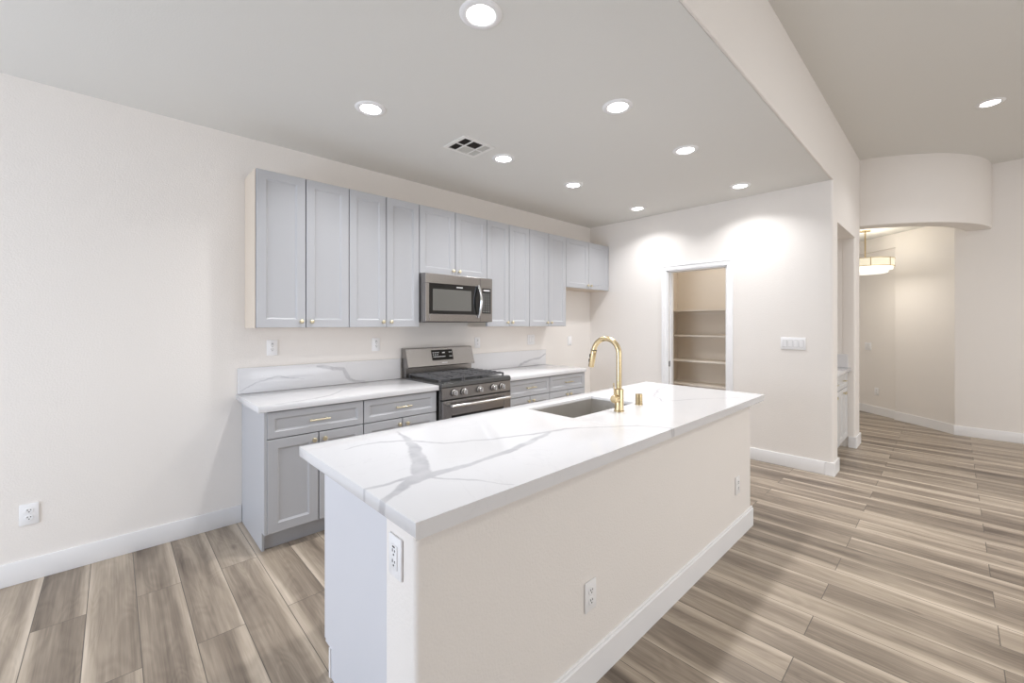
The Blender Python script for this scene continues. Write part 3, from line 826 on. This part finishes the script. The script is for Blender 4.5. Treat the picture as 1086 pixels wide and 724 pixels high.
# ------------------------------------------------------------------ ceiling lights, vent, pendant
def can_light(z, loc, label):
    t = thing('recessed_light', label, 'ceiling light', (loc[0], loc[1], z), 0, 'recessed ceiling lights')
    MB().lathe([(.058, .0005), (.062, .007), (.070, .009), (.088, .006), (.093, .0003)], (0, 0, 0), '-z', 48, cap=False).build('trim_ring', 'trim', t, smooth=60)
    MB().lathe([(.060, .0002), (.059, .0045), (.04, .0058), (.01, .0062)], (0, 0, 0), '-z', 48).build('lens', 'lens', t, smooth=60)
    d = bpy.data.lights.new('lamp_light', 'AREA'); d.shape = 'DISK'; d.size = .12; d.energy = CAN_W; d.color = (.985, .985, 1.0)
    d.spread = math.radians(130)
    l = bpy.data.objects.new('lamp_light', d); COL.objects.link(l); l.location = (0, 0, -.012); l.parent = t
    return t
can0 = can_light(ZC, (1.155, 1.412), 'recessed ceiling light nearest the camera, largest, at the top edge of the kitchen ceiling')
for p, lb in (((1.162, 2.503), 'recessed ceiling light above the tall wall cabinets nearest the camera, left of the vent'),
              ((2.259, 1.43), 'recessed ceiling light above the island sink, second of the row along the ceiling edge'),
              ((2.295, 2.516), 'recessed ceiling light just right of the ceiling vent'),
              ((3.202, 1.426), 'recessed ceiling light in the row along the ceiling edge, third from the camera'),
              ((3.219, 2.529), 'recessed ceiling light along the cabinets, second nearest the far corner'),
              ((4.417, 1.429), 'recessed ceiling light casting a bright patch above and right of the pantry door'),
              ((4.415, 2.531), 'recessed ceiling light nearest the corner of cabinet wall and pantry wall')):
    c = copy_tree(can0); c.location = (p[0], p[1], ZC); c['label'] = lb
c = copy_tree(can0); c.location = (5.611, -.222, ZH); c['label'] = 'recessed light alone on the higher ceiling at the right'

vt = thing('ceiling_vent', 'white square ceiling air register with louvre panels coloured as shaded and lit', 'vent', (1.955, 2.528, ZC))
def vent():
    w = .148; l = .131
    mb = MB()
    mb.box(-w, w, -l, -l+.026, -.007, 0); mb.box(-w, w, l-.026, l, -.007, 0)
    mb.box(-w, -w+.03, -l+.0262, l-.0262, -.007, 0); mb.box(w-.026, w, -l+.0262, l-.0262, -.007, 0)
    mb.box(-w+.03, w-.026, -.006, .006, -.0072, 0)
    for x in (-.045, .06): mb.box(x-.006, x+.006, -l+.026, l-.026, -.0068, 0)
    mb.build('frame', 'vent', vt)
    MB().box(-w+.01, w-.01, -l+.01, l-.01, -.0012, 0).build('backing', 'vent_shadow', vt)
    cells = [(-.118, -.051), (-.039, .054), (.066, .122)]
    for ci, (a, b) in enumerate(cells):
        for (y0, y1) in ((-.105, -.006), (.006, .105)):
            mb = MB(); n = 9
            tilt = {0: 1, 1: (1 if y0 < 0 else -1), 2: -1}[ci]
            for i in range(n):
                if ci == 1 or True:
                    x = a+(b-a)*(i+.5)/n; hwid = (b-a)/n*.62
                    q = MB.prism
                    z0, z1 = (-.006, -.0015) if tilt > 0 else (-.0015, -.006)
                    vs = [mb.bm.verts.new(p) for p in ((x-hwid, y0, z0), (x+hwid, y0, z1), (x+hwid, y1, z1), (x-hwid, y1, z0))]
                    vt2 = [mb.bm.verts.new((v.co.x, v.co.y, v.co.z+.0006)) for v in vs]
                    mb.bm.faces.new(vs); mb.bm.faces.new(list(reversed(vt2)))
                    for k in range(4): mb.bm.faces.new((vs[k], vs[(k+1) % 4], vt2[(k+1) % 4], vt2[k]))
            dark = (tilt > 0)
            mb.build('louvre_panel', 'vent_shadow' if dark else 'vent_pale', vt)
vent()

pd = thing('pendant_lamp', 'round two-tier glowing pendant lamp on a thin gold rod in the entry', 'lamp', (7.82, .874, 2.13))
MB().lathe([(.065, .619), (.065, .604), (.012, .594)], (0, 0, 0), 'z', 32).build('canopy', 'gold', pd, smooth=40)
MB().lathe([(.009, .19), (.009, .60)], (0, 0, 0), 'z', 12).build('rod', 'gold', pd, smooth=40)
sh = MB().lathe([(.02, .198), (.312, .198), (.315, .195), (.315, .088), (.312, .085), (.22, .085)], (0, 0, 0), 'z', 64).build('drum_shade', 'shade', pd, smooth=40)
mb = MB()
for z in (.087, .196): mb.lathe([(.314, z-.004), (.319, z-.004), (.319, z+.004), (.314, z+.004), (.314, z-.004)], (0, 0, 0), 'z', 64, cap=False)
for k in range(8):
    a = 2*PI*k/8+.3; x, y = .317*math.cos(a), .317*math.sin(a); mb.box(x-.004, x+.004, y-.004, y+.004, .087, .196)
mb.build('gold_band', 'gold', sh)
MB().lathe([(.30, .084), (.298, .050), (.25, .045), (.248, .010), (.24, .005), (.02, .0)], (0, 0, 0), 'z', 64).build('diffuser', 'diffuser', pd, smooth=40)
d = bpy.data.lights.new('lamp_light', 'POINT'); d.energy = 7; d.color = (1, .95, .88); d.shadow_soft_size = .2
l = bpy.data.objects.new('lamp_light', d); COL.objects.link(l); l.location = (0, 0, .35); l.parent = pd
d = bpy.data.lights.new('lamp_light', 'AREA'); d.shape = 'DISK'; d.size = .46; d.energy = 5.5; d.color = (1, .93, .82)
l = bpy.data.objects.new('lamp_light', d); COL.objects.link(l); l.location = (0, 0, -.01); l.parent = pd
